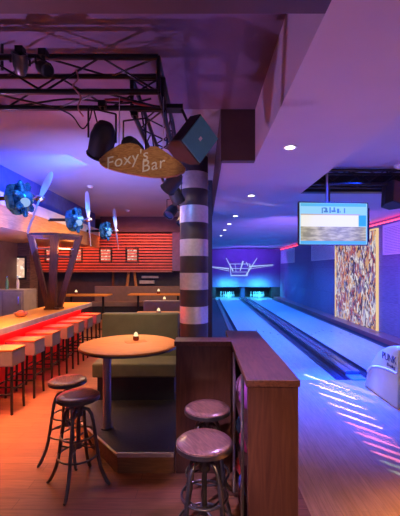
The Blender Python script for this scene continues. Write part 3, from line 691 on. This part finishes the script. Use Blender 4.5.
# ------------------------------------------------------------------ bar
O = (-2.85, 5.4, 0)
t = thing('bar_counter', 'long bar counter with honey oak top and red-lit front', 'bar counter', O)
MB().box(*rel(O, (-3.22, 2.6, .97), (-2.56, 7.9, 1.01))).obj('worktop', oak_m, t, bevel=.006)
MB().box(*rel(O, (-2.57, 2.6, .925), (-2.545, 7.91, 1.008))).obj('metal_edge', plain('grey edge band', (.48, .47, .50), .4, .15), t, bevel=.003)
MB().box(*rel(O, (-3.15, 2.7, 0), (-2.76, 7.8, .97))).obj('red_front', redpanel_m, t)
MB().box(*rel(O, (-2.755, 2.7, .88), (-2.735, 7.8, .90))).obj('light_strip', glow('red counter strip', (1, .04, .05), 6), t)
for i in range(8):
    y = 4.15+i*.55-.25
    b = MB(); pr = [(0, 0), (.17, 0), (.16, -.03), (.12, -.06), (.0, -.08)]
    b.prism(pr, lambda x, z: Vector((-2.76-O[0]+x, y-O[1], .965+z)), lambda x, z: Vector((-2.76-O[0]+x, y-O[1]+.20, .965+z))).obj('bracket', blackp_m, t)
MB().cyl((-2.735-O[0], 2.7-O[1], .22), (-2.735-O[0], 7.8-O[1], .22), .018, n=12).obj('foot_rail', chrome_m, t, True)

def make_barstool():
    t = thing('bar_stool', 'x', 'bar stool', group='bar stools along the counter')
    MB().box((-.21, -.15, .58), (.21, .15, .765)).obj('seat_box', seatgrey_m, t, bevel=.012)
    MB().box((-.212, -.152, .765), (.212, .152, .79)).obj('seat_top', wood('warm stool top', (.40, .13, .04), (.52, .20, .06), .5, (1, 6, 6), 3, 0), t, bevel=.006)
    for sx_ in (-1, 1):
        for sy_ in (-1, 1):
            MB().cyl((sx_*.185, sy_*.125, .58), (sx_*.195, sy_*.14, 0), .018, .015, n=8).obj('leg', black_m, t)
    for sx_ in (-1, 1): MB().cyl((sx_*.19, -.135, .30), (sx_*.19, .135, .30), .011, n=8).obj('crossbar', black_m, t)
    for sy_ in (-1, 1): MB().cyl((-.19, sy_*.133, .24), (.19, sy_*.133, .24), .011, n=8).obj('crossbar', black_m, t)
    return t
ys = [4.30, 4.85, 5.40, 5.98, 6.51, 7.03, 7.59]
names = ['nearest bar stool at the red-lit bar counter, cut by the picture edge', 'second nearest bar stool at the red-lit bar counter', 'third nearest bar stool at the red-lit bar counter', 'middle bar stool of the seven at the red-lit counter', 'third bar stool from the far end of the counter', 'second bar stool from the far end of the counter', 'farthest bar stool, at the open end of the counter']
bs = make_barstool()
for i, y in enumerate(ys):
    if i == 0: bs.location = (-2.50, y, 0); bs['label'] = names[0]
    else: dup(bs, (-2.50, y, 0), names[i])

# V shaped timber rack on the counter
t = thing('timber_rack', 'dark brown timber rack on the bar counter, wide at top, narrow at foot', 'rack', (-2.84, 6.55, 1.01))
top = [(-.36, -.16), (.10, -.16), (.40, .26), (-.10, .26)]; bot = [(-.06, -.08), (.0, -.08), (.09, .07), (-.01, .07)]
wid = (.055, .075, .06, .05)
for i in range(4):
    p, q, w = bot[i], top[i], wid[i]
    MB().prism([(-w, -.03), (w, -.03), (w, .03), (-w, .03)], lambda x, y: Vector((p[0]+x*.8, p[1]+y, .03)), lambda x, y: Vector((q[0]+x, q[1]+y, 1.42))).obj('leg', rackwood_m, t)
def lerp(i, zf): return Vector((bot[i][0]+(top[i][0]-bot[i][0])*zf, bot[i][1]+(top[i][1]-bot[i][1])*zf, 1.42*zf))
for zf, rr in ((.975, .05), (.70, .022)):
    for i in range(4):
        MB().cyl(lerp(i, zf), lerp((i+1) % 4, zf), rr, n=4).obj('frame_rail', rackwood_m, t)
b = MB(); zf = .80
b.prism([tuple(lerp(i, zf).xy) for i in range(4)], lambda x, y: Vector((x, y, 1.42*zf)), lambda x, y: Vector((x, y, 1.42*zf+.02))).obj('shelf', alu_m, t)
MB().box((-.13, -.12, 0), (.16, .11, .03)).obj('foot', rackwood_m, t)

# things on and behind the bar
b = MB().lathe([(0, 0), (.05, 0), (.09, .03), (.105, .07), (.098, .07), (.08, .035), (0, .02)], 24)
t = thing('bowl', 'small pink bowl on the near part of the bar counter', 'bowl', (-2.88, 5.46, 1.01)); b.obj('dish', plain('pink bowl', (.70, .30, .28), .3), t, True)
MB().ball((0, 0, .06), .07, 14, (1, 1, .6)).obj('contents', plain('red snack', (.55, .12, .10), .6, var=.5, scale=40), t, True)
t = thing('back_bar_cabinet', 'grey metal cabinet standing behind the bar counter at the left', 'cabinet', (-4.55, 8.1, 0))
MB().box((-.45, -.3, 0), (.5, .3, 1.30)).obj('body', plain('taupe grey cabinet', (.24, .20, .19), .45), t, bevel=.01)
for x in (-.22, .25):
    d = MB().box((x-.21, -.32, .08), (x+.21, -.3, 1.25)).obj('door', plain('cabinet door %.2f' % x, (.28, .24, .23), .4), t, bevel=.004)
    MB().cyl((x+.14, -.335, .95), (x+.14, -.335, 1.15), .012, n=8).obj('handle', chrome_m, d)
t = thing('framed_picture', 'framed picture with its own warm glow on the striped wall at the far left', 'picture', (-5.28, 9.86, 1.48))
MB().box((-.26, -.03, 0), (.24, .0, .66)).obj('frame', blackp_m, t)
MB().box((-.21, -.036, .05), (.19, -.029, .61)).obj('picture', art_mat('glowing warm print', [(.85, .62, .40), (.75, .45, .30), (.9, .75, .6), (.55, .30, .22)], 5, 1.1), t)  # warm light on the picture put in as its own emission
structure('wall_picture', MB().box((-5.3, 9.86, 0), (-4.95, 9.95, 2.52)), wood('striped bar wall boards', (.06, .035, .03), (.24, .14, .10), .5, (.5, 1, 8), 2.2))
# bottles behind the counter
random.seed(11)
def bottle(label, loc, col):
    t = thing('bottle', label, 'bottle', loc, group='bottles on the back bar')
    MB().lathe([(0, 0), (.037, 0), (.037, .17), (.03, .20), (.014, .235), (.014, .29), (0, .29)], 14).obj('glass', plain('bottle glass', col, .1), t, True)
    MB().cyl((0, 0, .29), (0, 0, .305), .015, n=12).obj('cap', chrome_m, t, True)
for i, (c, n_) in enumerate((((.25, .10, .03), 'amber bottle on the grey cabinet behind the bar, left one'), ((.10, .22, .10), 'green bottle on the grey cabinet behind the bar, middle one'), ((.5, .45, .4), 'clear bottle on the grey cabinet behind the bar, right one'))):
    bottle(n_, (-4.85+i*.25, 8.1, 1.30), c)

# ------------------------------------------------------------------ engine lamps with propellers
def engine(label, loc, p_top, p_bot):
    """loc: engine centre; the propeller turns in the plane facing the room"""
    t = thing('engine_lamp', label, 'engine lamp', loc, group='engine lamps')
    m = Matrix.Rotation(PI/2, 4, 'Y')
    MB().lathe([(0, -.22), (.10, -.22), (.15, -.16), (.16, -.02), (.14, .06), (.08, .12), (0, .13)], 24, m).obj('crankcase', engine_m, t, True)
    for k in range(7):
        a = 2*PI*k/7+.3; d = Vector((0, math.cos(a), math.sin(a)))
        c = MB().cyl(d*.12, d*.25, .045, n=14)
        for j in range(4): c.cyl(d*(.145+j*.028), d*(.155+j*.028), .060, n=16)
        cy = c.obj('cylinder', engine_m, t)
        MB().ball(d*.265, .042, 12).obj('head', engine_m, cy, True)
    MB().ball((.06, -.10, -.08), .075, 16).obj('glass_globe', glow('pale blue globe', (.40, .62, 1), .7), t, True)
    MB().lathe([(.16, -.20), (.25, -.20), (.27, -.14), (.27, -.06), (.255, -.06), (.255, -.13), (.16, -.15), (.16, -.20)], 8, m).obj('cowling', engine_m, t)
    MB().cyl((-.70, 0, 0), (-.2, 0, 0), .035, n=12).box((-.72, -.1, -.1), (-.70, .1, .1)).obj('wall_mount', black_m, t)
    MB().cyl((.13, 0, 0), (.24, 0, 0), .025, n=12).obj('shaft', chrome_m, t, True)
    X = .25; pt, pb = Vector(p_top)-Vector(loc), Vector(p_bot)-Vector(loc)
    for e, low in ((pt, 0), (pb, 1)):
        d = Vector((0, e.y, e.z)); L = d.length; d.normalize(); s = Vector((1, 0, 0)); nrm = d.cross(s)
        b = MB(); rings = []
        for (f, hw, tw_) in (((.0, .025, 1.2), (.12, .03, 1.2), (.3, .048, 1.1), (.55, .055, 1.05), (.8, .05, 1.0), (.95, .036, 1.0), (1.0, .014, 1.0)) if not low else ((.0, .025, 1.2), (.12, .035, 1.0), (.3, .055, .75), (.55, .068, .5), (.8, .075, .35), (.97, .072, .3), (1.0, .06, .3))):
            c0 = Vector((X, 0, 0))+d*L*f; ax = s*math.sin(tw_)+nrm*math.cos(tw_); th_ = d.cross(ax)
            rings.append([b.bm.verts.new(c0+ax*hw*cx+th_*.012*cz) for cx, cz in ((-1, 0), (-.4, 1), (.4, .8), (1, 0), (.4, -.8), (-.4, -1))])
        for r0, r1 in zip(rings, rings[1:]):
            for j in range(6): b.bm.faces.new((r0[j], r0[(j+1) % 6], r1[(j+1) % 6], r1[j]))
        b.bm.faces.new(rings[0][::-1]); b.bm.faces.new(rings[-1])
        b.obj('propeller_blade', bladem, t, True)
    MB().lathe([(0, .20), (.05, .20), (.055, .26), (.035, .31), (0, .335)], 18, m).obj('spinner', chrome_m, t, True)
    light('engine_lamp_light', 'SPOT', (loc[0]+.55, loc[1]-.7, loc[2]+.35), (.03, .36, 1), 50, loc, .05, angle=60, blend=.6)
engine('nearest blue-lit engine lamp with a propeller, above the bar at far left', (-2.92, 5.65, 2.92), (-2.7, 6.09, 3.48), (-2.7, 5.25, 2.33))
engine('middle blue-lit engine lamp with a propeller above the bar', (-2.92, 8.05, 2.92), (-2.7, 7.93, 3.56), (-2.7, 8.20, 2.32))
engine('farthest blue-lit engine lamp with a propeller, near the red slats', (-2.92, 10.6, 2.95), (-2.7, 10.35, 3.60), (-2.7, 10.9, 2.42))

# ------------------------------------------------------------------ ball return
O = (2.78, 4.75, 0)
t = thing('ball_return', 'cream rounded ball return machine at the end of the lane capping, lettered on its hood', 'ball return', O)
prof = [(-.43, 0), (-.45, .30), (-.445, .73), (-.43, .78), (-.38, .79), (-.31, .775), (-.22, .748), (-.15, .72), (-.08, .687), (-.01, .65), (.05, .61), (.11, .56), (.16, .51), (.21, .456), (.26, .396), (.30, .34), (.35, .27), (.39, .19), (.43, .08), (.45, 0)]
b = MB(); n = len(prof)
layers = ((-.36, 1), (-.355, 1), (.355, 1), (.36, 1))
b.prism(prof, lambda y, z: Vector((-.35, y, z)), lambda y, z: Vector((.35, y, z))).obj('hood', cream_m, t, True, bevel=.025)
# raised swoosh moulding on both sides
for s in (-1, 1):
    sw = [(.345, .25), (.27, .325), (.16, .38), (.02, .415), (-.12, .435), (-.28, .45), (-.44, .455)]
    MB().tube([(s*.352, y, z) for y, z in sw], .016, 8).obj('swoosh_trim', white_m, t, True)
MB().box((-.30, -.47, .05), (.30, -.44, .62)).obj('front_plate', plain('plum front plate', (.28, .10, .30), .4), t, bevel=.01)
mt = Matrix.Translation((-.353, -.245, .60)) @ Matrix.Rotation(-PI/2, 4, 'Z') @ Matrix.Rotation(PI/2, 4, 'X')
text_obj('lettering', 'PUNK', .135, ink_m, t, mt, .002, .05, .95)
mt = Matrix.Translation((-.353, -.29, .51)) @ Matrix.Rotation(-PI/2, 4, 'Z') @ Matrix.Rotation(PI/2, 4, 'X')
text_obj('lettering', 'Bowling', .065, ink_m, t, mt, .002, .3, .95)

# ------------------------------------------------------------------ ceiling lights and detectors
def downlight(label, loc, r=.07, power=8, col=(1, .85, .9)):
    t = thing('ceiling_downlight', label, 'downlight', loc, group='soffit downlights')
    MB().lathe([(r*.72, -.006), (r, -.010), (r*1.08, -.003), (r*1.08, 0), (r*.72, 0)], 24).obj('ring', white_m, t, True)
    MB().lathe([(0, -.004), (r*.72, -.005)], 24).obj('diffuser', lamp_m, t)
    light('downlight_lamp', 'SPOT', (loc[0], loc[1], loc[2]-.03), col, power, (loc[0], loc[1], 0), .05, angle=100, blend=.8)
order = ['nearest', 'second nearest', 'third nearest', 'fourth nearest', 'fifth nearest', 'sixth nearest']
for i, (x, y) in enumerate(((.92, 3.65), (.84, 6.02), (.78, 8.3), (.74, 9.75), (.70, 11.2), (.68, 13.0))):
    downlight('small round downlight in the mauve soffit, %s of the row' % order[i], (x, y, 3.05))
def dome(label, loc, r=.075):
    t = thing('smoke_detector', label, 'smoke detector', loc, group='ceiling detectors')
    MB().lathe([(0, -.055), (r*.5, -.05), (r*.8, -.035), (r*.85, -.015), (r, -.014), (r, 0), (0, 0)], 20).obj('housing', white_m, t, True)
    MB().cyl((r*.6, 0, -.047), (r*.6, 0, -.035), .007, n=8).obj('indicator', redled_m, t)
dome('white smoke detector on the bar ceiling above the middle engine lamp', (-2.62, 8.0, 3.70))
dome('white smoke detector on the bar ceiling, farther one near the red slats', (-2.45, 11.2, 3.70))
dome('white smoke detector on the recessed ceiling at the far right', (3.12, 5.45, 3.40), .10)
